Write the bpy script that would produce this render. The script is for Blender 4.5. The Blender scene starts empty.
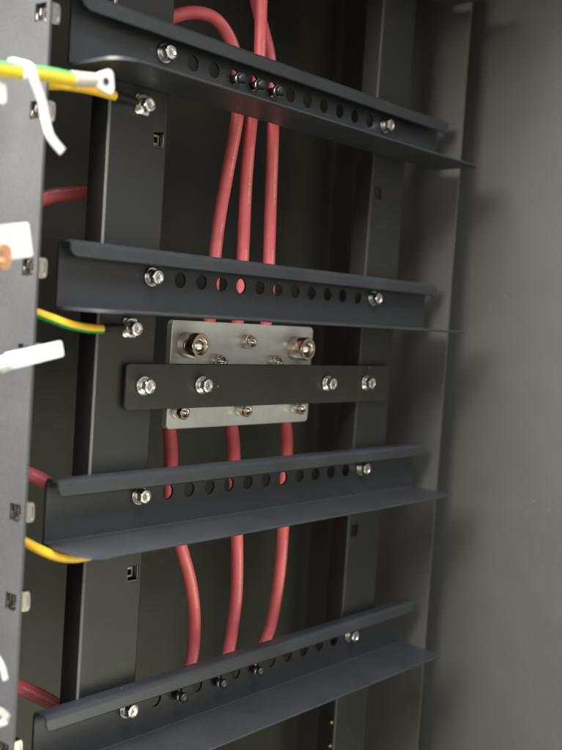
import bpy, bmesh, math, random
from mathutils import Vector, Matrix
random.seed(7)
S = 0.001                      # the scene is written in millimetres
C = bpy.context.scene.collection
PI = math.pi

# ------------------------------------------------------------------ helpers
class MB:
    def __init__(self):
        self.v = []; self.f = []; self.uv = []
    def vert(self, p):
        self.v.append((p[0]*S, p[1]*S, p[2]*S)); return len(self.v)-1
    def face(self, idx, uv=None):
        self.f.append(list(idx)); self.uv.append(uv)
    def poly(self, pts):
        self.face([self.vert(p) for p in pts])
    def box(self, x0, x1, y0, y1, z0, z1):
        p = [self.vert((x, y, z)) for x in (x0, x1) for y in (y0, y1) for z in (z0, z1)]
        for q in ((0,1,3,2),(4,6,7,5),(0,4,5,1),(2,3,7,6),(0,2,6,4),(1,5,7,3)):
            self.face([p[i] for i in q])
    def lathe(self, o, ax, prof, n=32, ref=(0,0,1)):
        """prof: list of (radius, distance along axis)"""
        ax = Vector(ax).normalized(); r = Vector(ref); r = (r-ax*r.dot(ax)).normalized(); b = ax.cross(r)
        o = Vector(o); rings = []
        for rad, t in prof:
            if rad < 1e-6: rings.append([self.vert(o+ax*t)])
            else: rings.append([self.vert(o+ax*t+(r*math.cos(2*PI*k/n)+b*math.sin(2*PI*k/n))*rad) for k in range(n)])
        for A, B in zip(rings, rings[1:]):
            for k in range(n):
                k2 = (k+1) % n
                if len(A) == 1 and len(B) == 1: continue
                if len(A) == 1: self.face([A[0], B[k], B[k2]])
                elif len(B) == 1: self.face([A[k], B[0], A[k2]])
                else: self.face([A[k], B[k], B[k2], A[k2]])
    def prism(self, pts, d):
        """pts: planar outline (3D), extruded by vector d"""
        a = [self.vert(p) for p in pts]; b = [self.vert(Vector(p)+Vector(d)) for p in pts]
        self.face(a[::-1]); self.face(b)
        n = len(a)
        for k in range(n): self.face([a[k], a[(k+1)%n], b[(k+1)%n], b[k]])
    def tube(self, pts, rad, ref, n=20, step=2.0, cap=True, flat=None):
        pts = [Vector(p) for p in pts]; path = spline(pts, step)
        ref = Vector(ref); rings = []; L = 0.0; Ls = []
        for i, p in enumerate(path):
            t = (path[min(i+1, len(path)-1)]-path[max(i-1, 0)]).normalized()
            a = (ref-t*ref.dot(t)).normalized(); b = t.cross(a)
            if i: L += (p-path[i-1]).length
            Ls.append(L); r = rad(L) if callable(rad) else rad
            rings.append([self.vert(p+(a*math.cos(2*PI*k/n)+b*math.sin(2*PI*k/n))*r) for k in range(n)])
        for i in range(len(rings)-1):
            A, B = rings[i], rings[i+1]
            for k in range(n):
                k2 = (k+1) % n
                u0, u1 = Ls[i], Ls[i+1]; v0, v1 = k/n, (k+1)/n
                self.face([A[k], A[k2], B[k2], B[k]], [(u0,v0),(u0,v1),(u1,v1),(u1,v0)])
        if cap:
            self.face(rings[0][::-1]); self.face(rings[-1])
    def ribbon(self, pts, wdir, w, th, step=2.0):
        path = spline([Vector(p) for p in pts], step); wd0 = Vector(wdir); rows = []
        for i, p in enumerate(path):
            t = (path[min(i+1, len(path)-1)]-path[max(i-1, 0)]).normalized()
            wd = (wd0-t*wd0.dot(t)).normalized(); nn = t.cross(wd)
            rows.append([self.vert(p+wd*a*w/2+nn*b*th/2) for a, b in ((-1,-1),(1,-1),(1,1),(-1,1))])
        for A, B in zip(rows, rows[1:]):
            for k in range(4): self.face([A[k], A[(k+1)%4], B[(k+1)%4], B[k]])
        self.face(rows[0][::-1]); self.face(rows[-1])
    def build(self, name, mat, parent=None, smooth=35, bevel=None):
        me = bpy.data.meshes.new(name); me.from_pydata(self.v, [], self.f)
        if any(self.uv):
            l = me.uv_layers.new(name='UVMap'); i = 0
            for f, u in zip(self.f, self.uv):
                for k in range(len(f)):
                    l.data[i].uv = u[k] if u else (-999, 0); i += 1
        bm = bmesh.new(); bm.from_mesh(me)
        bmesh.ops.recalc_face_normals(bm, faces=bm.faces); bm.to_mesh(me); bm.free()
        if smooth:
            for p in me.polygons: p.use_smooth = True
            me.set_sharp_from_angle(angle=math.radians(smooth))
        me.materials.append(mat)
        o = bpy.data.objects.new(name, me); C.objects.link(o)
        if parent: o.parent = parent
        if bevel:
            m = o.modifiers.new('edge', 'BEVEL'); m.width = bevel*S; m.segments = 2
            m.limit_method = 'ANGLE'; m.angle_limit = math.radians(50); m.harden_normals = False
        return o

def spline(p, step):
    out = []
    q = [p[0]*2-p[1]] + list(p) + [p[-1]*2-p[-2]]
    for i in range(1, len(q)-2):
        a, b, c, d = q[i-1], q[i], q[i+1], q[i+2]
        n = max(2, int((c-b).length/step))
        for k in range(n):
            t = k/n
            out.append(0.5*((2*b)+(c-a)*t+(2*a-5*b+4*c-d)*t*t+(3*b-a-3*c+d)*t**3))
    out.append(p[-1].copy()); return out

def tag(o, label=None, cat=None, group=None, kind=None):
    if label: o['label'] = label
    if cat: o['category'] = cat
    if group: o['group'] = group
    if kind: o['kind'] = kind
    return o
def empty(name, loc, label, cat, group=None):
    o = bpy.data.objects.new(name, None); o.empty_display_size = 0.01; C.objects.link(o)
    o.location = Vector(loc)*S
    return tag(o, label, cat, group)
def copy_tree(o, parent=None):
    c = o.copy(); C.objects.link(c); c.parent = parent
    for ch in o.children: copy_tree(ch, c)
    return c

# ------------------------------------------------------------------ materials
def mat(name):
    m = bpy.data.materials.new(name); m.use_nodes = True
    nt = m.node_tree; return m, nt, nt.nodes['Principled BSDF']
def N(nt, t, **kw):
    n = nt.nodes.new(t)
    for k, v in kw.items():
        if hasattr(n, k): setattr(n, k, v)
        else: n.inputs[k.replace('_', ' ')].default_value = v
    return n
def powder(name, col, rough=.5, grain=900, bump=.12, spec=.5, wear=.18, dust=.5):
    m, nt, b = mat(name); L = nt.links.new
    tc = N(nt, 'ShaderNodeTexCoord')
    n1 = N(nt, 'ShaderNodeTexNoise', Scale=grain, Detail=3.0); n2 = N(nt, 'ShaderNodeTexNoise', Scale=28.0, Detail=5.0)
    n3 = N(nt, 'ShaderNodeTexNoise', Scale=420.0, Detail=2.0)
    for n in (n1, n2, n3): L(tc.outputs['Object'], n.inputs['Vector'])
    r = N(nt, 'ShaderNodeValToRGB'); r.color_ramp.elements[0].position = .3; r.color_ramp.elements[1].position = .7
    lo = [c*(1-wear) for c in col]; hi = [c*(1+wear) for c in col]
    r.color_ramp.elements[0].color = (*lo, 1); r.color_ramp.elements[1].color = (*hi, 1)
    mx = N(nt, 'ShaderNodeMix', data_type='FLOAT'); mx.inputs[0].default_value = .5
    L(n2.outputs['Fac'], mx.inputs[2]); L(n3.outputs['Fac'], mx.inputs[3])
    L(mx.outputs[0], r.inputs['Fac'])
    vo = N(nt, 'ShaderNodeTexVoronoi', Scale=75.0); L(tc.outputs['Object'], vo.inputs['Vector'])
    sc_ = N(nt, 'ShaderNodeSeparateXYZ'); L(vo.outputs['Color'], sc_.inputs[0])
    spk = M(nt, 'MULTIPLY', M(nt, 'LESS_THAN', vo.outputs['Distance'], M(nt, 'MULTIPLY', sc_.outputs['X'], .055)), M(nt, 'GREATER_THAN', sc_.outputs['Y'], .55))
    mp = N(nt, 'ShaderNodeMapping'); mp.inputs['Scale'].default_value = (14, 500, 500); mp.inputs['Rotation'].default_value = (.2, .35, .25); L(tc.outputs['Object'], mp.inputs['Vector'])
    ns = N(nt, 'ShaderNodeTexNoise', Scale=1.0, Detail=1.0); L(mp.outputs['Vector'], ns.inputs['Vector'])
    scr = M(nt, 'MULTIPLY', M(nt, 'GREATER_THAN', ns.outputs['Fac'], .77), M(nt, 'GREATER_THAN', n2.outputs['Fac'], .55))
    fac = M(nt, 'MULTIPLY', M(nt, 'MAXIMUM', spk, M(nt, 'MULTIPLY', scr, .06)), dust)
    md = N(nt, 'ShaderNodeMix', data_type='RGBA'); L(fac, md.inputs[0]); L(r.outputs['Color'], md.inputs[6]); md.inputs[7].default_value = (.42, .41, .38, 1)
    L(md.outputs[2], b.inputs['Base Color'])
    mr = N(nt, 'ShaderNodeMapRange'); mr.inputs['To Min'].default_value = rough-.1; mr.inputs['To Max'].default_value = rough+.1
    L(n2.outputs['Fac'], mr.inputs['Value']); L(mr.outputs['Result'], b.inputs['Roughness'])
    bp = N(nt, 'ShaderNodeBump', Strength=bump, Distance=.0002)
    L(n1.outputs['Fac'], bp.inputs['Height']); L(bp.outputs['Normal'], b.inputs['Normal'])
    b.inputs['Specular IOR Level'].default_value = spec
    return m
def metal(name, col, rough, metallic=1.0, scale=300, amt=.15, stretch=(1,1,1)):
    m, nt, b = mat(name); L = nt.links.new
    tc = N(nt, 'ShaderNodeTexCoord'); mp = N(nt, 'ShaderNodeMapping'); mp.inputs['Scale'].default_value = stretch
    n = N(nt, 'ShaderNodeTexNoise', Scale=scale, Detail=4.0); L(tc.outputs['Object'], mp.inputs['Vector']); L(mp.outputs['Vector'], n.inputs['Vector'])
    mr = N(nt, 'ShaderNodeMapRange'); mr.inputs['To Min'].default_value = max(.02, rough-amt); mr.inputs['To Max'].default_value = rough+amt
    L(n.outputs['Fac'], mr.inputs['Value']); L(mr.outputs['Result'], b.inputs['Roughness'])
    r = N(nt, 'ShaderNodeValToRGB'); r.color_ramp.elements[0].position = .3; r.color_ramp.elements[1].position = .7
    r.color_ramp.elements[0].color = (*[c*.82 for c in col], 1); r.color_ramp.elements[1].color = (*col, 1)
    L(n.outputs['Fac'], r.inputs['Fac']); L(r.outputs['Color'], b.inputs['Base Color'])
    b.inputs['Metallic'].default_value = metallic
    return m
def M(nt, op, a, b=None, c=None):
    n = N(nt, 'ShaderNodeMath', operation=op)
    for i, x in enumerate((a, b, c)):
        if x is None: continue
        if isinstance(x, (int, float)): n.inputs[i].default_value = x
        else: nt.links.new(x, n.inputs[i])
    return n.outputs[0]
def cable_mat(name, col, rough=.42, printed=True, stripe=None):
    m, nt, b = mat(name); L = nt.links.new
    uv = N(nt, 'ShaderNodeUVMap'); sp = N(nt, 'ShaderNodeSeparateXYZ'); L(uv.outputs['UV'], sp.inputs[0])
    u, v = sp.outputs['X'], sp.outputs['Y']
    tc = N(nt, 'ShaderNodeTexCoord'); n = N(nt, 'ShaderNodeTexNoise', Scale=60.0, Detail=5.0); L(tc.outputs['Object'], n.inputs['Vector'])
    r = N(nt, 'ShaderNodeValToRGB'); r.color_ramp.elements[0].position = .3; r.color_ramp.elements[1].position = .7
    r.color_ramp.elements[0].color = (*[c*.86 for c in col], 1); r.color_ramp.elements[1].color = (*[min(1, c*1.1) for c in col], 1)
    L(n.outputs['Fac'], r.inputs['Fac']); out = r.outputs['Color']
    mask = None
    if stripe:                                   # second insulation colour spirals down one side of the core
        c0, hw, c2 = stripe
        d = M(nt, 'ABSOLUTE', M(nt, 'SUBTRACT', v, c0)); d = M(nt, 'MINIMUM', d, M(nt, 'SUBTRACT', 1.0, d))
        mask = M(nt, 'LESS_THAN', d, hw); c2v = c2
    elif printed:                                # rows of small printed characters along the insulation
        cu = M(nt, 'FLOOR', M(nt, 'MULTIPLY', u, 1.6)); cv = M(nt, 'FLOOR', M(nt, 'MULTIPLY', v, 75.0))
        cb = N(nt, 'ShaderNodeCombineXYZ'); L(cu, cb.inputs[0]); L(cv, cb.inputs[1])
        wn = N(nt, 'ShaderNodeTexWhiteNoise', noise_dimensions='2D'); L(cb.outputs[0], wn.inputs['Vector'])
        dots = M(nt, 'GREATER_THAN', wn.outputs['Value'], .45)
        band = M(nt, 'LESS_THAN', M(nt, 'ABSOLUTE', M(nt, 'SUBTRACT', v, .93)), .027)
        seg = M(nt, 'GREATER_THAN', M(nt, 'SINE', M(nt, 'MULTIPLY', u, .085)), -.2)
        mask = M(nt, 'MULTIPLY', M(nt, 'MULTIPLY', dots, band), M(nt, 'MULTIPLY', seg, .45)); c2v = (.8, .66, .64)
    if mask is not None:
        mx = N(nt, 'ShaderNodeMix', data_type='RGBA'); L(mask, mx.inputs[0]); L(out, mx.inputs[6])
        mx.inputs[7].default_value = (*c2v, 1); out = mx.outputs[2]
    L(out, b.inputs['Base Color']); b.inputs['Roughness'].default_value = rough
    bp = N(nt, 'ShaderNodeBump', Strength=.15, Distance=.0003); L(n.outputs['Fac'], bp.inputs['Height']); L(bp.outputs['Normal'], b.inputs['Normal'])
    return m
def plain(name, col, rough=.5, metallic=0, trans=0):
    m, nt, b = mat(name); L = nt.links.new
    tc = N(nt, 'ShaderNodeTexCoord'); n = N(nt, 'ShaderNodeTexNoise', Scale=120.0, Detail=4.0); L(tc.outputs['Object'], n.inputs['Vector'])
    r = N(nt, 'ShaderNodeValToRGB'); r.color_ramp.elements[0].position = .3; r.color_ramp.elements[1].position = .7
    r.color_ramp.elements[0].color = (*[c*.88 for c in col], 1); r.color_ramp.elements[1].color = (*col, 1)
    L(n.outputs['Fac'], r.inputs['Fac']); L(r.outputs['Color'], b.inputs['Base Color'])
    b.inputs['Roughness'].default_value = rough; b.inputs['Metallic'].default_value = metallic
    b.inputs['Transmission Weight'].default_value = trans
    return m

RAIL = powder('anthracite_rail_coat', (.028, .0305, .0345), .40, 1100, .10)
POST = powder('charcoal_post_coat', (.0145, .0145, .014), .48, 1000, .12, wear=.1)
BEND_LIGHT = powder('bend_highlight_coat', (.15, .145, .135), .3, 1000, .03)  # paler, glossier coat that paints in the highlight on the post bend
EDGE = powder('grey_post_coat', (.050, .051, .052), .5, 700, .5, wear=.2)
WALL = powder('textured_panel_coat', (.066, .063, .056), .55, 900, .22, wear=.1, dust=.22)
BACK = powder('dark_panel_coat', (.046, .044, .037), .6, 900, .12)
STRIP = powder('black_strip_coat', (.017, .016, .014), .5, 900, .12)
TIN = metal('tinned_copper', (.82, .825, .82), .32, .35, 60, .05, (1, 1, 1))
STEEL = metal('zinc_steel', (.86, .84, .80), .22, 1.0, 500, .1)
NICKEL = metal('warm_nickel', (.82, .72, .62), .2, 1.0, 500, .08)  # warm tint painted in for reflections of warm surroundings
SPRING = metal('spring_steel', (.40, .38, .35), .2, 1.0, 400, .1)
BLACKMET = plain('black_oxide', (.02, .02, .02), .3)
DARKST = metal('dull_steel', (.30, .27, .24), .4, 1.0, 400, .1)
COPPER = metal('bare_copper', (.85, .46, .28), .35, 1.0, 300, .1)
RED = cable_mat('red_insulation', (.86, .165, .18))
REDDK = plain('red_heat_shrink', (.66, .11, .11), .5)
YG = cable_mat('yellow_green_insulation', (.78, .46, .02), .4, False, (.55, .13, (.03, .26, .05)))
YGS = cable_mat('yellow_green_side_stripe', (.78, .46, .02), .4, False, (.21, .14, (.03, .28, .05)))
YGO = cable_mat('yellow_green_bright', (.80, .58, .03), .4, False, (.72, .22, (.10, .42, .10)))
SHRINK = plain('black_heat_shrink', (.008, .008, .008), .6)
CLEAR = plain('clear_sleeve', (.70, .62, .56), .3, 0, .25)
PAPER = plain('white_label', (.88, .87, .86), .55)
PINKP = plain('pinkish_label', (.86, .76, .72), .45)
NYLON = plain('white_nylon', (.86, .86, .87), .4)
BRASS = metal('brass', (.85, .62, .28), .25)

# ------------------------------------------------------------------ cabinet shell
cab = empty('equipment_cabinet', (190, 148, -560), 'dark grey steel cabinet shell: back panel and wide textured side panel around the rails', 'cabinet')
def local(o, root): o.matrix_parent_inverse = Matrix.Translation(-root.location); return o
b = MB(); b.box(-330, 446, 148, 150, -760, 420); local(b.build('back_panel', BACK, cab), cab)
b = MB(); b.box(440, 442, -420, 148, -760, 420); local(b.build('side_panel', WALL, cab), cab)
b = MB(); b.box(-170, 439.8, -150, 147.8, 200, 202); local(b.build('shade_panel', BACK, cab), cab)  # unseen panel, added and sized to shade the upper side panel

# ------------------------------------------------------------------ sheet-metal posts
def sheet(path, th, z0, z1, b=None):
    """vertical profile: open path in XY thickened by th to its left"""
    b = b or MB(); pts = [Vector((p[0], p[1])) for p in path]; off = []
    for i, p in enumerate(pts):
        ns = []
        if i: d = (p-pts[i-1]).normalized(); ns.append(Vector((-d.y, d.x)))
        if i < len(pts)-1: d = (pts[i+1]-p).normalized(); ns.append(Vector((-d.y, d.x)))
        n = sum(ns, Vector((0, 0))).normalized(); n = n/max(.3, n.dot(ns[0])); off.append(p+n*th)
    out = pts+off[::-1]
    b.prism([(p.x, p.y, z0) for p in out], (0, 0, z1-z0)); return b
def arc(cx, cy, r, a0, a1, n=5):
    return [(cx+r*math.cos(math.radians(a0+(a1-a0)*k/n)), cy+r*math.sin(math.radians(a0+(a1-a0)*k/n))) for k in range(n+1)]

def holed_sheet(b, plane, u0, u1, v0, v1, holes, P0, P1):
    """plate between depth P0 and P1 with openings. holes: (cu, cv, outline pts fn, half cell). plane maps (u,v,d)->xyz.
       holes must share one column (vary in v) """
    holes = sorted(holes, key=lambda h: h[1]); 
    for d in (P0, P1):
        v = v0
        for cu, cv, out, hc in holes:
            if cv-hc > v: b.poly([plane(u0, v, d), plane(u1, v, d), plane(u1, cv-hc, d), plane(u0, cv-hc, d)])
            a, c = cu-hc, cu+hc
            if a > u0: b.poly([plane(u0, cv-hc, d), plane(a, cv-hc, d), plane(a, cv+hc, d), plane(u0, cv+hc, d)])
            if c < u1: b.poly([plane(c, cv-hc, d), plane(u1, cv-hc, d), plane(u1, cv+hc, d), plane(c, cv+hc, d)])
            n = len(out)
            for k in range(n):
                p, q = out[k], out[(k+1) % n]
                def sq(p):
                    m = max(abs(p[0]), abs(p[1])); return (p[0]/m*hc, p[1]/m*hc)
                P, Q = sq(p), sq(q)
                b.poly([plane(cu+p[0], cv+p[1], d), plane(cu+q[0], cv+q[1], d), plane(cu+Q[0], cv+Q[1], d), plane(cu+P[0], cv+P[1], d)])
            v = cv+hc
        b.poly([plane(u0, v, d), plane(u1, v, d), plane(u1, v1, d), plane(u0, v1, d)])
    for cu, cv, out, hc in holes:
        n = len(out)
        for k in range(n):
            p, q = out[k], out[(k+1) % n]
            b.poly([plane(cu+p[0], cv+p[1], P0), plane(cu+q[0], cv+q[1], P0), plane(cu+q[0], cv+q[1], P1), plane(cu+p[0], cv+p[1], P1)])
    c = [(u0, v0), (u1, v0), (u1, v1), (u0, v1)]
    for k in range(4):
        p, q = c[k], c[(k+1) % 4]
        b.poly([plane(*p, P0), plane(*q, P0), plane(*q, P1), plane(*p, P1)])
def circle(r, n=32): return [(r*math.cos(2*PI*k/n), r*math.sin(2*PI*k/n)) for k in range(n)]
def square(h): 
    return [(h, -h), (h, 0), (h, h), (0, h), (-h, h), (-h, 0), (-h, -h), (0, -h)]

Z0, Z1 = -700, 360
# front rack post at the left, its flange seen from outside, square holes filled by cage nuts
CAGE_Z = [22.0, -28.8, -111.6, -157.5, -243.9, -292.8, -375.6]
fp = empty('rack_post', (-24, 0, Z0), 'light grey rack post at left edge with square holes and cage nuts', 'post')
b = MB()
pl = lambda u, v, d: (d, u, v)
holed_sheet(b, pl, -12.5, 146, Z0, Z1, [(-4.6, z, square(4.75), 5.6) for z in CAGE_Z], -24, -22.4)
o = local(b.build('post_profile', EDGE, fp, bevel=.35), fp)
b = MB(); b.box(-12, -10.4, 26, 60, Z0, Z1); b.box(-22, -12, 44, 45.6, Z0, Z1)
local(b.build('post_stiffener', POST, fp), fp)
def cage_nut_mesh():
    bs = MB()
    def ring(y, th, cx, w, h, wi, hi):           # cage cheek: rounded plate with an oval opening
        n = 28; rows = []
        for yy in (y, y+th):
            for (a, c, e) in ((w, h, 4.0), (wi, hi, 2.4)):
                row = []
                for k in range(n):
                    t = 2*PI*k/n; ct, st = math.cos(t), math.sin(t)
                    row.append(bs.vert((cx+a*math.copysign(abs(ct)**(2/e), ct), yy, c*math.copysign(abs(st)**(2/e), st))))
                rows.append(row)
        for A, B in ((rows[0], rows[1]), (rows[2], rows[3]), (rows[0], rows[2]), (rows[1], rows[3])):
            for k in range(n): bs.face([A[k], A[(k+1) % n], B[(k+1) % n], B[k]])
    ring(-5.0, .8, 3.5, 3.0, 5.5, 1.9, 3.9); ring(4.2, .8, 3.5, 3.0, 5.5, 1.9, 3.9)
    bs.box(.4, 6.3, -4.1, 4.1, 4.7, 5.4); bs.box(.4, 6.3, -4.1, 4.1, -5.4, -4.7)
    bs.box(-2.4, -1.4, -4.2, 4.2, -5.4, -4.2); bs.box(-1.9, 6, -4.6, -3.9, -4.2, 4.4); bs.box(-1.9, .3, 3.8, 4.4, -4.2, 0)
    bn = MB()
    bn.lathe((1.2, 0, 0), (1, 0, 0), [(2.6, 0), (4.6, 0), (4.9, .4), (4.9, 5.6), (4.6, 6.2), (2.9, 6.2), (2.6, 5.6), (2.6, 0)], 4, (0, 1, 1))
    return bs, bn
bs, bn = cage_nut_mesh(); first = None
for z in CAGE_Z:
    if first is None:
        c = bs.build('cage_nut', SPRING, fp, bevel=.2); bn.build('nut_block', DARKST, c, 30, bevel=.25); first = c
    else: c = copy_tree(first, fp)
    c.matrix_parent_inverse = Matrix.Translation(-fp.location)
    c.location = Vector((-21.4, -4.6, z))*S
    c.rotation_euler = (math.radians(random.uniform(-4, 4)), 0, math.radians(random.uniform(-2, 2)))

def hat_post(name, x0, x1, label, holes):
    r = empty(name, (x0, 2, Z0), label, 'post')
    b = MB()
    pl = lambda u, v, d: (u, d, v)
    holed_sheet(b, pl, x0+1.7, x1-1.7, Z0, Z1, [(h[0], h[1], square(4.6), 5.5) for h in holes], 2.2, 3.8)
    # rounded bends and the two returns
    sheet(arc(x0+1.7, 3.9, 1.7, 270, 180)+[(x0, 18)], -1.6, Z0, Z1, b); 
    sheet(arc(x1-1.7, 3.9, 1.7, 270, 360)+[(x1, 18)], 1.6, Z0, Z1, b)
    local(b.build('post_profile', POST, r), r)
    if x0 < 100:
        b = MB(); sheet(arc(x0+1.7, 3.9, 1.75, 252, 200, 8), -.06, Z0, Z1, b); local(b.build('bend_highlight', BEND_LIGHT, r), r)  # thin pale strip standing in for the highlight along the left bend
    for h in holes:
        bs, bn = cage_nut_mesh()
        if h[2]:
            c = bs.build('cage_nut', DARKST, r, bevel=.2); bn.build('nut_block', DARKST, c, 30, bevel=.25)
            c.matrix_parent_inverse = Matrix.Translation(-r.location)
            c.location = Vector((h[0], 4.6, h[1]))*S; c.rotation_euler = (0, 0, PI/2)
    return r
lp = hat_post('mounting_post', 32, 79, 'charcoal flat post behind the left bolts of the rails', [(72.2, -27.5, True), (71, -293, True)])
rp = hat_post('mounting_post', 297, 342, 'charcoal flat post behind the right bolts of the rails', [(305.5, -29, False), (305.5, -294, False)])
# flange at the right end of the rails
ep = empty('end_post', (400, 0, Z0), 'dark grey post flange just past the right ends of the rails', 'post')
b = MB(); sheet([(428, 64), (402, 64), (400, 62), (400, -13)], 1.6, Z0, Z1, b)
local(b.build('post_profile', WALL, ep), ep)
# brass screws low on the right post
for z in (-447.5, -466.7):
    b = MB(); b.lathe((296.9, 5, z), (-1, 0, 0), [(1.5, 0), (1.5, 1.2), (.9, 1.8), (0, 2.0)], 16)
    local(b.build('brass_screw', BRASS, rp), rp)

# ------------------------------------------------------------------ bolts
def bolt_parts(hexr=4.6, head=4.2, wash=5.9):
    w = MB()
    w.lathe((0, 0, 0), (0, -1, 0), [(2.5, .02), (wash-.3, .02), (wash, .3), (wash, 1.1), (wash-.3, 1.4), (2.5, 1.4)], 36)
    w.lathe((0, 0, 0), (0, -1, 0), [(2.5, 1.42), (4.5, 1.42), (4.8, 1.7), (4.8, 2.6), (4.5, 2.9), (2.5, 2.9)], 32)
    h = MB(); n = 6; k = 1.0
    def ring(r, t, m):
        return [h.vert((r*math.cos(2*PI*i/m)*1, -t, r*math.sin(2*PI*i/m))) for i in range(m)]
    m = 36
    def hexrad(a): 
        a = (a+PI/6) % (PI/3)-PI/6; return hexr*math.cos(PI/6)/math.cos(a)
    rows = []
    for t, f in ((2.9, 1.0), (2.9+head-.7, 1.0), (2.9+head-.25, .93), (2.9+head, .82), (2.9+head, .66), (2.9+head-.5, .58), (2.9+head-.6, .40)):
        rows.append([h.vert((math.cos(2*PI*i/m)*(hexrad(2*PI*i/m) if f >= .99 else hexr*f*.97)*(1 if f < .99 else f), -t, math.sin(2*PI*i/m)*(hexrad(2*PI*i/m) if f >= .99 else hexr*f*.97))) for i in range(m)])
    for A, B in zip(rows, rows[1:]):
        for i in range(m): h.face([A[i], A[(i+1) % m], B[(i+1) % m], B[i]])
    # cross recess: star-shaped floor
    t = 2.9+head-.6; star = []
    for i in range(m):
        a = 2*PI*i/m; c = abs(math.cos(2*a)); r = hexr*(.36 if c > .86 else .13)
        star.append(h.vert((math.cos(a)*r, -t, math.sin(a)*r)))
    deep = []
    for i in range(m):
        a = 2*PI*i/m; c = abs(math.cos(2*a)); r = hexr*(.30 if c > .86 else .11)
        deep.append(h.vert((math.cos(a)*r, -(t-1.6), math.sin(a)*r)))
    for A, B in ((rows[-1], star), (star, deep)):
        for i in range(m): h.face([A[i], A[(i+1) % m], B[(i+1) % m], B[i]])
    h.face(deep)
    return w, h
_w, _h = bolt_parts()
_bolt0 = None
def add_bolt(parent, x, y, z, rel=True):
    """bolt part with its washers as a sub-part; y = seat plane, head towards -Y"""
    global _bolt0
    if _bolt0 is None:
        o = _h.build('bolt', STEEL, None, 30); w = _w.build('washer', STEEL, o, 40); _bolt0 = o
    else: o = copy_tree(_bolt0)
    o.parent = parent
    base = Vector((0, 0, 0)) if rel else parent.location
    o.matrix_parent_inverse = Matrix.Identity(4)
    o.location = Vector((x, y, z))*S - base
    o.rotation_euler = (0, random.uniform(0, PI/3), 0)
    return o

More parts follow.
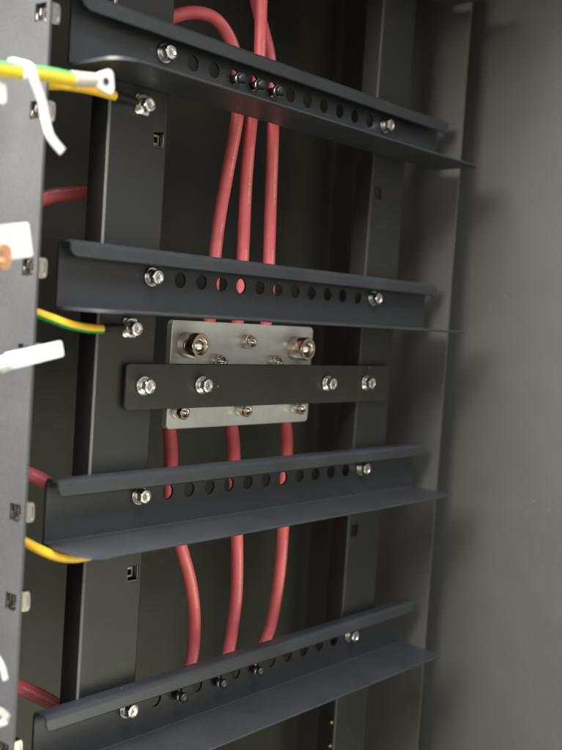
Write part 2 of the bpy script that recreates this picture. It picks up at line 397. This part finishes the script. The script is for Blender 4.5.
# ------------------------------------------------------------------ cable rails
RL, RH, RD = 382.3, 39.0, 42.7
HX = [94.63+19.065*k for k in range(11)]; HZ = 22.65
TH = 1.8
def rail_profile(root):
    b = MB()
    # profile path in (y, z): flange tip -> bend -> web | web -> bend -> lip; outer (front) and inner (rear) offset lines
    rb = 2.6
    seg1 = [(-RD+.9, 0.0)]+[(-12, 0.0)]+[(-rb+TH+rb*math.sin(a), rb-rb*math.cos(a)) for a in [PI/2*k/6 for k in range(7)]]+[(TH, 6.0)]
    # rear/lower surface runs z=0 then y=TH ; front/upper surface runs z=TH then y=0
    ri = rb-TH
    seg1i = [(-RD+.9, TH)]+[(-12, TH)]+[(-rb+TH+ri*math.sin(a), rb-ri*math.cos(a)) for a in [PI/2*k/6 for k in range(7)]]+[(0.0, 6.0)]
    rt = 3.6; rti = rt-TH
    yc, zc = TH-rt, RH-rt
    seg2 = [(TH, RH-6.0)]+[(yc+rt*math.cos(a), zc+rt*math.sin(a)) for a in [PI/2*k/6 for k in range(7)]]
    seg2i = [(0.0, RH-6.0)]+[(yc+rti*math.cos(a), zc+rti*math.sin(a)) for a in [PI/2*k/6 for k in range(7)]]
    r2 = 3.0; r2i = r2-TH+.2; yl = -10.6
    seg2 += [(yl+r2+r2*math.cos(a), RH-r2+r2*math.sin(a)) for a in [PI/2+PI/2*k/6 for k in range(7)]]+[(yl, RH-5.4), (yl, RH-7.0), (yl, RH-8.2), (yl, RH-8.9)]
    seg2i += [(yl+r2+r2i*math.cos(a), RH-r2+r2i*math.sin(a)) for a in [PI/2+PI/2*k/6 for k in range(7)]]+[(yl+TH, RH-5.4), (yl+TH, RH-7.0), (yl+TH, RH-8.2), (yl+TH, RH-8.9)]
    def xs(y, z, lip):
        """where the strip starts and ends along X: rounded flange and lip corners"""
        a, e = 0.0, RL
        if not lip and y < -RD+14:
            t = min(1, (-RD+14-y)/14); a = 14*(1-math.sqrt(max(0, 1-t*t)))
        if not lip and y < -2:
            e = RL-6.5*min(1, (-2-y)/20.)*0.4
            if y < -RD+5:
                t = min(1, (-RD+5-y)/5); e -= 4*(1-math.sqrt(max(0, 1-t*t)))
        if lip and z < RH-4.0 and y < -8:
            t = min(1, (RH-4.0-z)/5.0); a = 4.5*(1-math.sqrt(max(0, 1-t*t))); e = RL-a
        return a, e
    def refine(seg, segi):
        # split the flange so its rounded corner is smooth
        s, si = [], []
        for (p, q), (pi_, qi) in zip(zip(seg, seg[1:]), zip(segi, segi[1:])):
            n = 14 if abs(q[0]-p[0]) > 20 else 1
            if n > 1:
                for k in range(n):
                    t = (k/n)**2
                    s.append((p[0]+(q[0]-p[0])*t, p[1]+(q[1]-p[1])*t)); si.append((pi_[0]+(qi[0]-pi_[0])*t, pi_[1]+(qi[1]-pi_[1])*t))
            else: s.append(p); si.append(pi_)
        s.append(seg[-1]); si.append(segi[-1]); return s, si
    for lip, (A, B) in ((False, refine(seg1, seg1i)), (True, (seg2, seg2i))):
        ra, rb_ = [], []
        for p, q in zip(A, B):
            x0, x1 = xs(p[0] if not lip else p[0], p[1], lip)
            ra.append((b.vert((x0, p[0], p[1])), b.vert((x1, p[0], p[1]))))
            rb_.append((b.vert((x0, q[0], q[1])), b.vert((x1, q[0], q[1]))))
        for R in (ra, rb_):
            for s, t in zip(R, R[1:]): b.face([s[0], s[1], t[1], t[0]])
        for k in range(len(A)-1):                # end faces
            for e in (0, 1): b.face([ra[k][e], ra[k+1][e], rb_[k+1][e], rb_[k][e]])
        # rounded free edge of the sheet
        k = 0 if not lip else -1
        p, q = A[k], B[k]; mid = ((p[0]+q[0])/2, (p[1]+q[1])/2)
        out = (-1, 0) if not lip else (0, -1)
        prev = ra[k]; ends = [[ra[k][0]], [ra[k][1]]]
        for j in range(1, 6):
            an = PI*j/6; c, s_ = math.cos(an), math.sin(an)
            y = mid[0]+(p[0]-mid[0])*c+out[0]*.9*s_; z = mid[1]+(p[1]-mid[1])*c+out[1]*.9*s_
            x0, x1 = xs(min(y, p[0]), min(z, p[1]) if lip else p[1], lip)
            cur = (b.vert((x0, y, z)), b.vert((x1, y, z))); b.face([prev[0], prev[1], cur[1], cur[0]]); prev = cur; ends[0].append(cur[0]); ends[1].append(cur[1])
        b.face([prev[0], prev[1], rb_[k][1], rb_[k][0]])
        for e in (0, 1):
            q_ = ends[e]+[rb_[k][e]]
            for t_ in range(1, len(q_)-1): b.face([q_[0], q_[t_], q_[t_+1]])
    # web with its row of round holes
    plane = lambda u, v, d: (v, d, u)            # u -> z, v -> x
    holed_sheet(b, plane, 6.0, RH-6.0, 0, RL, [(HZ, x, circle(4.9), 7.0) for x in HX], 0.0, TH)
    bm_o = b.build('rail_profile', RAIL, root, 40)
    m = bm_o.data; bm = bmesh.new(); bm.from_mesh(m); bmesh.ops.remove_doubles(bm, verts=bm.verts, dist=1e-6)
    bmesh.ops.recalc_face_normals(bm, faces=bm.faces); bm.to_mesh(m); bm.free()
    m.set_sharp_from_angle(angle=math.radians(40))
    for p in m.polygons:
        ys = [m.vertices[i].co.y for i in p.vertices]; zs = [m.vertices[i].co.z for i in p.vertices]
        if max(ys)-min(ys) < 1e-7 or max(zs)-min(zs) < 1e-7: p.use_smooth = False
    return bm_o
RP = 133.35
labels = {0: 'dark rail cut off by the top of the frame, only its lower right corner showing',
          1: 'dark slate cable rail with three black screws, nearest the top, seen from below',
          2: 'dark slate cable rail directly above the silver busbar plate, seen almost edge-on',
          3: 'dark slate cable rail directly below the silver busbar plate, bluish shelf flange seen from above',
          4: 'lowest dark slate cable rail, with black screws in its holes'}
rails = {}; proto = None
for i in range(5):
    r = empty('cable_rail', (0, 0, -RP*(i-1)), labels[i], 'rail', 'slotted cable rails across the cabinet')
    if proto is None: proto = rail_profile(r); p = proto
    else: p = proto.copy(); C.objects.link(p); p.parent = r
    rails[i] = r
    add_bolt(r, 69.7, -.05, 22.9); add_bolt(r, 304.6, -.05, 22.9)
# black cable screws
_cs = None
for i, ks in ((1, (2, 3, 4)), (4, (1, 3, 5))):
    for k in ks:
        if _cs is None:
            b = MB(); b.lathe((0, 6, 0), (0, -1, 0), [(0, 0), (2.7, 0), (2.7, 9.2), (3.4, 9.3), (3.5, 9.6), (3.5, 13.6), (3.2, 14.4), (2.4, 15.0), (0, 15.2)], 28)
            s_ = b.build('clamp_screw', BLACKMET, rails[i])
            b = MB(); b.lathe((0, -3.5, 0), (0, -1, 0), [(2.7, 0), (3.8, 0), (3.9, .3), (3.9, 1.5), (3.7, 1.8), (2.7, 1.8)], 28)
            b.build('washer', STEEL, s_); _cs = s_
        else: s_ = copy_tree(_cs, rails[i])
        s_.location = Vector((HX[k]-.4, 0, HZ-1.6))*S

# ------------------------------------------------------------------ busbar and its mounting strip
def rrect(x0, x1, z0, z1, r, y, n=6):
    pts = []
    for cx, cz, a0 in ((x1-r, z1-r, 0), (x0+r, z1-r, 90), (x0+r, z0+r, 180), (x1-r, z0+r, 270)):
        for k in range(n+1):
            a = math.radians(a0+90*k/n); pts.append((cx+r*math.cos(a), y, cz+r*math.sin(a)))
    return pts
BY = 26.5
bus = empty('busbar', (191.5, BY, -209), 'silver tinned busbar plate with threaded studs behind the black strip', 'busbar')
b = MB(); b.prism(rrect(116, 267, -208.6, -136, 3.5, BY), (0, 5, 0)); local(b.build('busbar_plate', TIN, bus, bevel=.6), bus)
def stud(x, z, R, Ln, core, name='stud'):
    b = MB(); h = Ln/2
    b.lathe((x, BY, z), (0, -1, 0), [(R*.6, 0), (R-.3, .02), (R, .4), (R, h-.2), (R-.2, h), (R, h+.2), (R, Ln-.6), (R-.5, Ln), (core+.6, Ln), (core+.25, Ln-.5), (core+.25, Ln-5)], 48)
    o = local(b.build(name+'_nut', NICKEL, bus, 40), bus)
    b = MB(); b.lathe((x, BY, z), (0, -1, 0), [(core, 0), (core, Ln-2.2), (core*.9, Ln-1.5), (core*.3, Ln+.4), (0, Ln+.6)], 28)
    s_ = b.build('threaded_core', STEEL, o, 40)
for x, z in ((129.6, -152.1), (243.8, -152.1)): stud(x, z, 8.6, 14.5, 5.6)
for x, z in ((188.6, -148.6), (158.8, -162.6), (219.2, -162.6), (125.1, -196.6), (188.2, -196.8), (250.5, -197)): stud(x, z, 4.9, 8.0, 2.9, 'small_stud')

ms = empty('mounting_strip', (194, -1, -191), 'matt black flat strip bolted across the front of the busbar', 'bracket')
b = MB(); b.prism(rrect(53, 333.5, -191, -162.8, 2.5, -2.2), (0, 2.2, 0)); local(b.build('strip_plate', STRIP, ms, bevel=.5), ms)
for x in (116.5, 250):                           # insulating stand-offs back to the busbar
    b = MB(); b.lathe((x, .02, -176.2), (0, 1, 0), [(0, 0), (7, 0), (7, 26.4), (0, 26.4)], 24); local(b.build('standoff', BLACKMET, ms), ms)
for x in (66.2, 116.5, 250, 300.3):
    add_bolt(ms, x, -2.25, -176.2, rel=False)

# ------------------------------------------------------------------ red power cables
REF = (-.6, -.8, 0)
def red_cable(pts, label, ends=None, r=4.4):
    o = empty('power_cable', pts[0], label, 'cable', 'red power cables')
    b = MB(); b.tube(pts, r, REF, 24, 2.0); local(b.build('insulation', RED, o, 60), o)
    if ends:                                     # crimped lug under heat-shrink at the busbar
        b = MB(); b.tube(ends, lambda L: 4.75 if L > 9 else 3.9+.85*(L/9), REF, 24, 1.5); local(b.build('heat_shrink', REDDK, o, 60), o)
        e = Vector(ends[0]); b = MB(); b.prism(rrect(e.x-4.2, e.x+4.2, e.z-3, e.z+22, 4, BY+5.1), (0, 2, 0)); local(b.build('cable_lug', TIN, o), o)
    return o
Y = 36
red_cable([(92, 62, 40), (103, 46, 53), (112, 38, 60.5), (127, 34, 66.5), (145, 32, 66.5), (162, 32, 55), (171.5, 32, 33), (172.5, 32, 8), (166.2, 32, -30), (160.9, 32, -62), (158.4, 32, -90), (158, 32, -112), (158.5, 33, -130), (158.5, 36, -150)],
          'red cable that loops out from behind the left post above the first full rail')
red_cable([(185, 32, 135), (187.5, 32, 110), (189.5, 32, 91), (191.6, 32, 57), (190.8, 32, 29), (187.2, 32, 7), (185.6, 32, -35), (187, 32, -87), (187, 32, -110), (187.5, 33, -130), (188, 36, -150)],
          'straight middle red cable hanging above the busbar')
red_cable([(188, 41.5, 135), (190.5, 41.5, 116), (194, 41, 94), (202, 39, 74), (207.5, 36, 54), (211.5, 33, 12), (213.1, 32, -38), (215.7, 32, -87), (217.8, 32, -110), (218.5, 33, -130), (219, 36, -150)],
          'red cable above the busbar that hangs furthest right, crossing behind its neighbour at the top')
la = [(128.3, 37, -190), (128, 36, -208), (127.8, 33, -222), (128, 32, -238)]
red_cable([(127.9, 32.4, -228), (128.3, 32, -250.8), (134.7, 32, -272), (143.3, 32, -293.8), (153, 32, -316.3), (158.9, 32, -338.6), (160.7, 32, -360.5), (158.5, 32, -378), (152, 33, -400), (146, 34, -440)],
          'red cable under the left end of the busbar, bowing to the right', la)
lb = [(190, 37, -190), (190.2, 36, -208), (190.5, 33, -222), (191.6, 32, -238)]
red_cable([(191, 32.4, -228), (193.8, 32, -251.4), (199.9, 32, -294), (203, 32, -331.7), (201.2, 32, -357.5), (197.9, 32, -379.2), (193, 33, -402), (188, 34, -440)],
          'red cable under the middle of the busbar', lb)
lc = [(251.8, 37, -190), (251.6, 36, -208), (251.3, 33, -222), (251, 32, -238)]
red_cable([(251.2, 32.4, -228), (251, 32, -252.3), (252.7, 32, -292.9), (251.8, 32, -328), (246.4, 32, -362.2), (238.7, 32, -380.2), (230, 33, -402), (220, 34, -440)],
          'red cable under the right end of the busbar, curving left towards the bottom', lc)
red_cable([(-15, 95, -100), (-9, 66, -88), (20.5, 45, -69), (37.3, 45, -64), (58, 46, -59.5), (80, 50, -58), (100, 60, -62)],
          'short red cable rising between rack post and left mounting post, upper of three', r=4.6)
red_cable([(-15, 95, -214), (-9, 62, -221), (18.3, 45, -232.6), (33.6, 45, -239.5), (52, 46, -250), (75, 52, -268)],
          'short red cable showing beside the rack post, end hidden by the rail under the busbar', r=4.6)
red_cable([(-15, 95, -348), (-9, 62, -353), (19, 45, -363.5), (34.4, 45, -372.3), (52.2, 45, -385), (70, 50, -405)],
          'short sagging red cable beside the rack post just above the lowest rail', r=4.8)

# ------------------------------------------------------------------ protective earth wires
def earth_wire(z, label, s0=-5, yg=None):
    o = empty('earth_wire', (56, 0, z-1), label, 'wire', 'yellow and green earth wires on the left mounting post')
    pts = [(-18.5, 40, z+s0+2), (-18.5, 22, z+s0+1), (-16, 2, z+s0), (-8, -4.5, z+s0*.62-.9), (4, -6, z+s0*.2-2), (16, -6.6, z-2.6), (27.5, -7, z-2.8)]
    b = MB(); b.tube(pts, 2.7, (0, -1, 0), 20, 1.5); local(b.build('insulation', yg or YG, o, 60), o)
    b = MB(); b.tube([(27.3, -6.9, z-2.8), (31, -6.2, z-2.2), (40, -3.6, z-1.6), (49, -1.2, z-1.6)], lambda L: 2.6-.03*L, (0, -1, 0), 20, 1.5); local(b.build('heat_shrink', SHRINK, o, 60), o)
    b = MB(); b.prism(rrect(50.5, 61.5, z-7.2, z+4.0, 1.8, .9), (0, 1.2, 0)); local(b.build('ring_lug', STEEL, o, 40), o)
    bo = add_bolt(o, 56, .95, z-1.6, rel=False)
earth_wire(-8.6, 'yellow green earth wire ending under the topmost visible rail')
earth_wire(-140.2, 'yellow green earth wire crossing below the rail above the busbar', 5, YGS)
earth_wire(-271.5, 'plain yellow looking earth wire tucked under the rail below the busbar', 11)

# loose earth wire in front of the rack post, with its ring lug in a clear sleeve
ow = empty('loose_earth_wire', (-75, -45, -23), 'bright yellow green wire with clear sleeved ring lug sticking out in front', 'wire')
pts = [(-150, -62, -38), (-110, -54, -29), (-76, -46, -23.4), (-61, -45, -21.4), (-47, -45, -19.6), (-36, -45, -18.9), (-32.5, -45, -18.5)]
b = MB(); b.tube(pts, 3.6, (0, -1, 0), 20, 1.5); local(b.build('insulation', YGO, ow, 60), ow)
b = MB(); b.tube([(-33, -45, -18.6), (-27, -45, -17.6), (-19.5, -45, -16.2)], lambda L: 4.0-.03*L, (0, -1, 0), 20, 1.2); local(b.build('clear_sleeve', CLEAR, ow, 60), ow)
b = MB()
def pad(u):  # lug outline along the wire
    return u
out = []
ax = Vector((1, 0, .14)).normalized(); up = Vector((-.14, 0, 1)).normalized(); o0 = Vector((-21, -45.8, -16.6))
fan = ((0, 3.0), (3, 3.4), (7, 5.0), (11, 6.3), (13, 6.2), (14.2, 5.2), (14.8, 3.0))
out = [o0+ax*a+up*h for a, h in fan]+[o0+ax*a-up*h for a, h in fan[::-1]]
b.prism(out, (0, 1.6, 0)); lug = local(b.build('ring_lug', PAPER, ow, 40, bevel=.4), ow); lug.data.materials[0] = metal('tinned_lug', (.9, .87, .84), .4, .35)
b = MB(); b.lathe(o0+ax*9+Vector((0, -.05, 0)), (0, -1, 0), [(0, .0), (1.4, .02), (1.8, .35), (2.0, 0)], 20); local(b.build('lug_eyelet', BLACKMET, lug), lug)

# ------------------------------------------------------------------ white cable tie and labels in front of the post
tt = MB(); tt.ribbon([(-66, -40.5, -16), (-62.4, -49.4, -19), (-58.5, -49.6, -26), (-53, -48, -33), (-49.5, -47, -41), (-45.5, -46.5, -49), (-37, -45.5, -55)], (1, -.1, .25), 4.4, .9)
tt.lathe((-61.3, -45, -21.4), (1, 0, .1), [(3.7, -2.4), (4.5, -2.4), (4.5, 2.4), (3.7, 2.4)], 24)
tag(tt.build('cable_tie', NYLON, None, 40, bevel=.2), 'white cable tie round the loose wire, its long tail hanging over the post', 'cable tie')

lt = empty('cable_label', (-60, -46, -102), 'wide pinkish white label tag with a copper lug below it, overexposed', 'label')
b = MB(); b.prism([(-84, -45, -98), (-70.9, -45.4, -95), (-56.2, -46, -91.9), (-55.2, -46, -92.4), (-51.9, -46, -107), (-52.6, -46, -108), (-70, -45.4, -112), (-84, -45, -116)], (.4, 1.0, 0)); local(b.build('tag_sheet', PINKP, lt, bevel=.25), lt)
b = MB(); b.tube([(-96, -47.5, -108), (-80, -48, -109.5), (-72, -48, -110)], 3.6, (0, -1, 0), 20, 1.5)
b.prism(rrect(-73, -65.6, -115.5, -103.5, 3.2, -47.8), (0, 1.6, 0)); local(b.build('copper_lug', COPPER, lt), lt)

fl = empty('cable_flag', (-62, -46, -158), 'bright white folded label flag in front of the rack post', 'label')
b = MB(); b.prism([(-64.5, -45.4, -155.4), (-32.4, -46, -148.6), (-31.4, -46, -149.4), (-29.8, -46, -155.6), (-30.6, -46, -156.5), (-61.2, -45.4, -163.2), (-66, -45, -165)], (.3, .9, 0)); local(b.build('tag_sheet', PAPER, fl, bevel=.2), fl)
b = MB(); b.tube([(-110, -44, -170), (-85, -44.2, -164.5), (-62, -44.4, -159.6)], 3.4, (0, -1, 0), 20, 1.5); local(b.build('white_wire', NYLON, fl), fl)

b = MB(); b.prism([(-84, -44.6, -27.5), (-72.6, -45, -28.8), (-71.2, -45, -30), (-70.6, -45, -37), (-72, -45, -38.6), (-84, -44.6, -38.5)], (.2, .9, 0))
tag(b.build('label_stub', PAPER, None, bevel=.2), 'tiny white label stub at the left edge under the loose wire', 'label')
b = MB(); b.ribbon([(-76, -44, -290), (-66, -46, -299), (-59.5, -47.4, -308), (-55.4, -46, -317)], (1, -.3, .3), 2.6, .7)
tag(b.build('tie_tail', NYLON, None, 40), 'slanting white tie end at the lower left edge, upper of two', 'cable tie')
b = MB(); b.ribbon([(-80, -44, -331), (-68, -47, -328.5), (-60, -48, -331), (-54.5, -47.5, -336), (-55, -44, -340), (-63, -42, -341)], (0, -.5, 1), 3.4, .7)
tag(b.build('tie_tail', NYLON, None, 40), 'curled white tie end at the lower left edge, lower of two', 'cable tie')

# ------------------------------------------------------------------ light
w = bpy.data.worlds.new('World'); bpy.context.scene.world = w; w.use_nodes = True
nt = w.node_tree; bg = nt.nodes['Background']
# invented surroundings: pale band added at eye height for metal reflections, dimmer elsewhere
tc = N(nt, 'ShaderNodeTexCoord'); sx = N(nt, 'ShaderNodeSeparateXYZ'); nt.links.new(tc.outputs['Generated'], sx.inputs[0])
rp_ = N(nt, 'ShaderNodeValToRGB'); e = rp_.color_ramp.elements
e[0].position = .0; e[0].color = (.40, .40, .34, 1); e[1].position = 1; e[1].color = (.62, .70, .80, 1)
for ps, cl in ((.36, (.36, .35, .30, 1)), (.46, (1.35, 1.22, 1.06, 1)), (.60, (1.3, 1.24, 1.15, 1)), (.70, (.55, .6, .66, 1))):
    k = e.new(ps); k.color = cl
mz = M(nt, 'MULTIPLY_ADD', sx.outputs['Z'], .5, .5); nt.links.new(mz, rp_.inputs['Fac']); nt.links.new(rp_.outputs['Color'], bg.inputs['Color'])
bg.inputs['Strength'].default_value = .85
def area(name, loc, target, size, power, col):
    l = bpy.data.lights.new(name, 'AREA'); l.shape = 'RECTANGLE'; l.size, l.size_y = size; l.energy = power; l.color = col
    o = bpy.data.objects.new(name, l); C.objects.link(o); o.location = Vector(loc)*S
    o.rotation_euler = (Vector(target)-Vector(loc)).to_track_quat('-Z', 'Y').to_euler(); return o
area('side_light', (-700, 25, 420), (-24, -20, -150), (.85, .75), 66, (1.0, .97, .93))  # unseen soft source from the upper left
area('front_fill', (-160, -760, 980), (150, 0, -200), (.9, .5), 19, (.90, .96, 1.0))  # added soft fill from above the front, for flange tops and busbar
area('low_fill', (420, -800, -900), (330, 0, -420), (.8, .8), 8, (.97, 1.0, .76))  # added greenish fill from below, lifts the lower right

# ------------------------------------------------------------------ camera
cd = bpy.data.cameras.new('Camera'); cam = bpy.data.objects.new('Camera', cd); C.objects.link(cam)
y, p, r = (math.radians(a) for a in (-50.559, -3.205, 3.699))
fwd = Vector((-math.sin(y)*math.cos(p), math.cos(y)*math.cos(p), math.sin(p))); right = Vector((math.cos(y), math.sin(y), 0)); up = right.cross(fwd)
R = right*math.cos(r)+up*math.sin(r); U = -right*math.sin(r)+up*math.cos(r)
cam.matrix_world = Matrix(((R.x, U.x, -fwd.x, -364.33*S), (R.y, U.y, -fwd.y, -463.59*S), (R.z, U.z, -fwd.z, -129.37*S), (0, 0, 0, 1)))
cd.sensor_fit = 'VERTICAL'; cd.sensor_height = 36; cd.lens = 1037.97/750*36
cd.clip_start = .01; cd.clip_end = 50
cd.dof.use_dof = True; cd.dof.focus_distance = .68; cd.dof.aperture_fstop = 5.8
sc = bpy.context.scene; sc.camera = cam
vs = sc.view_settings; vs.view_transform = 'Standard'; vs.look = 'None'; vs.exposure = 0; vs.gamma = 1
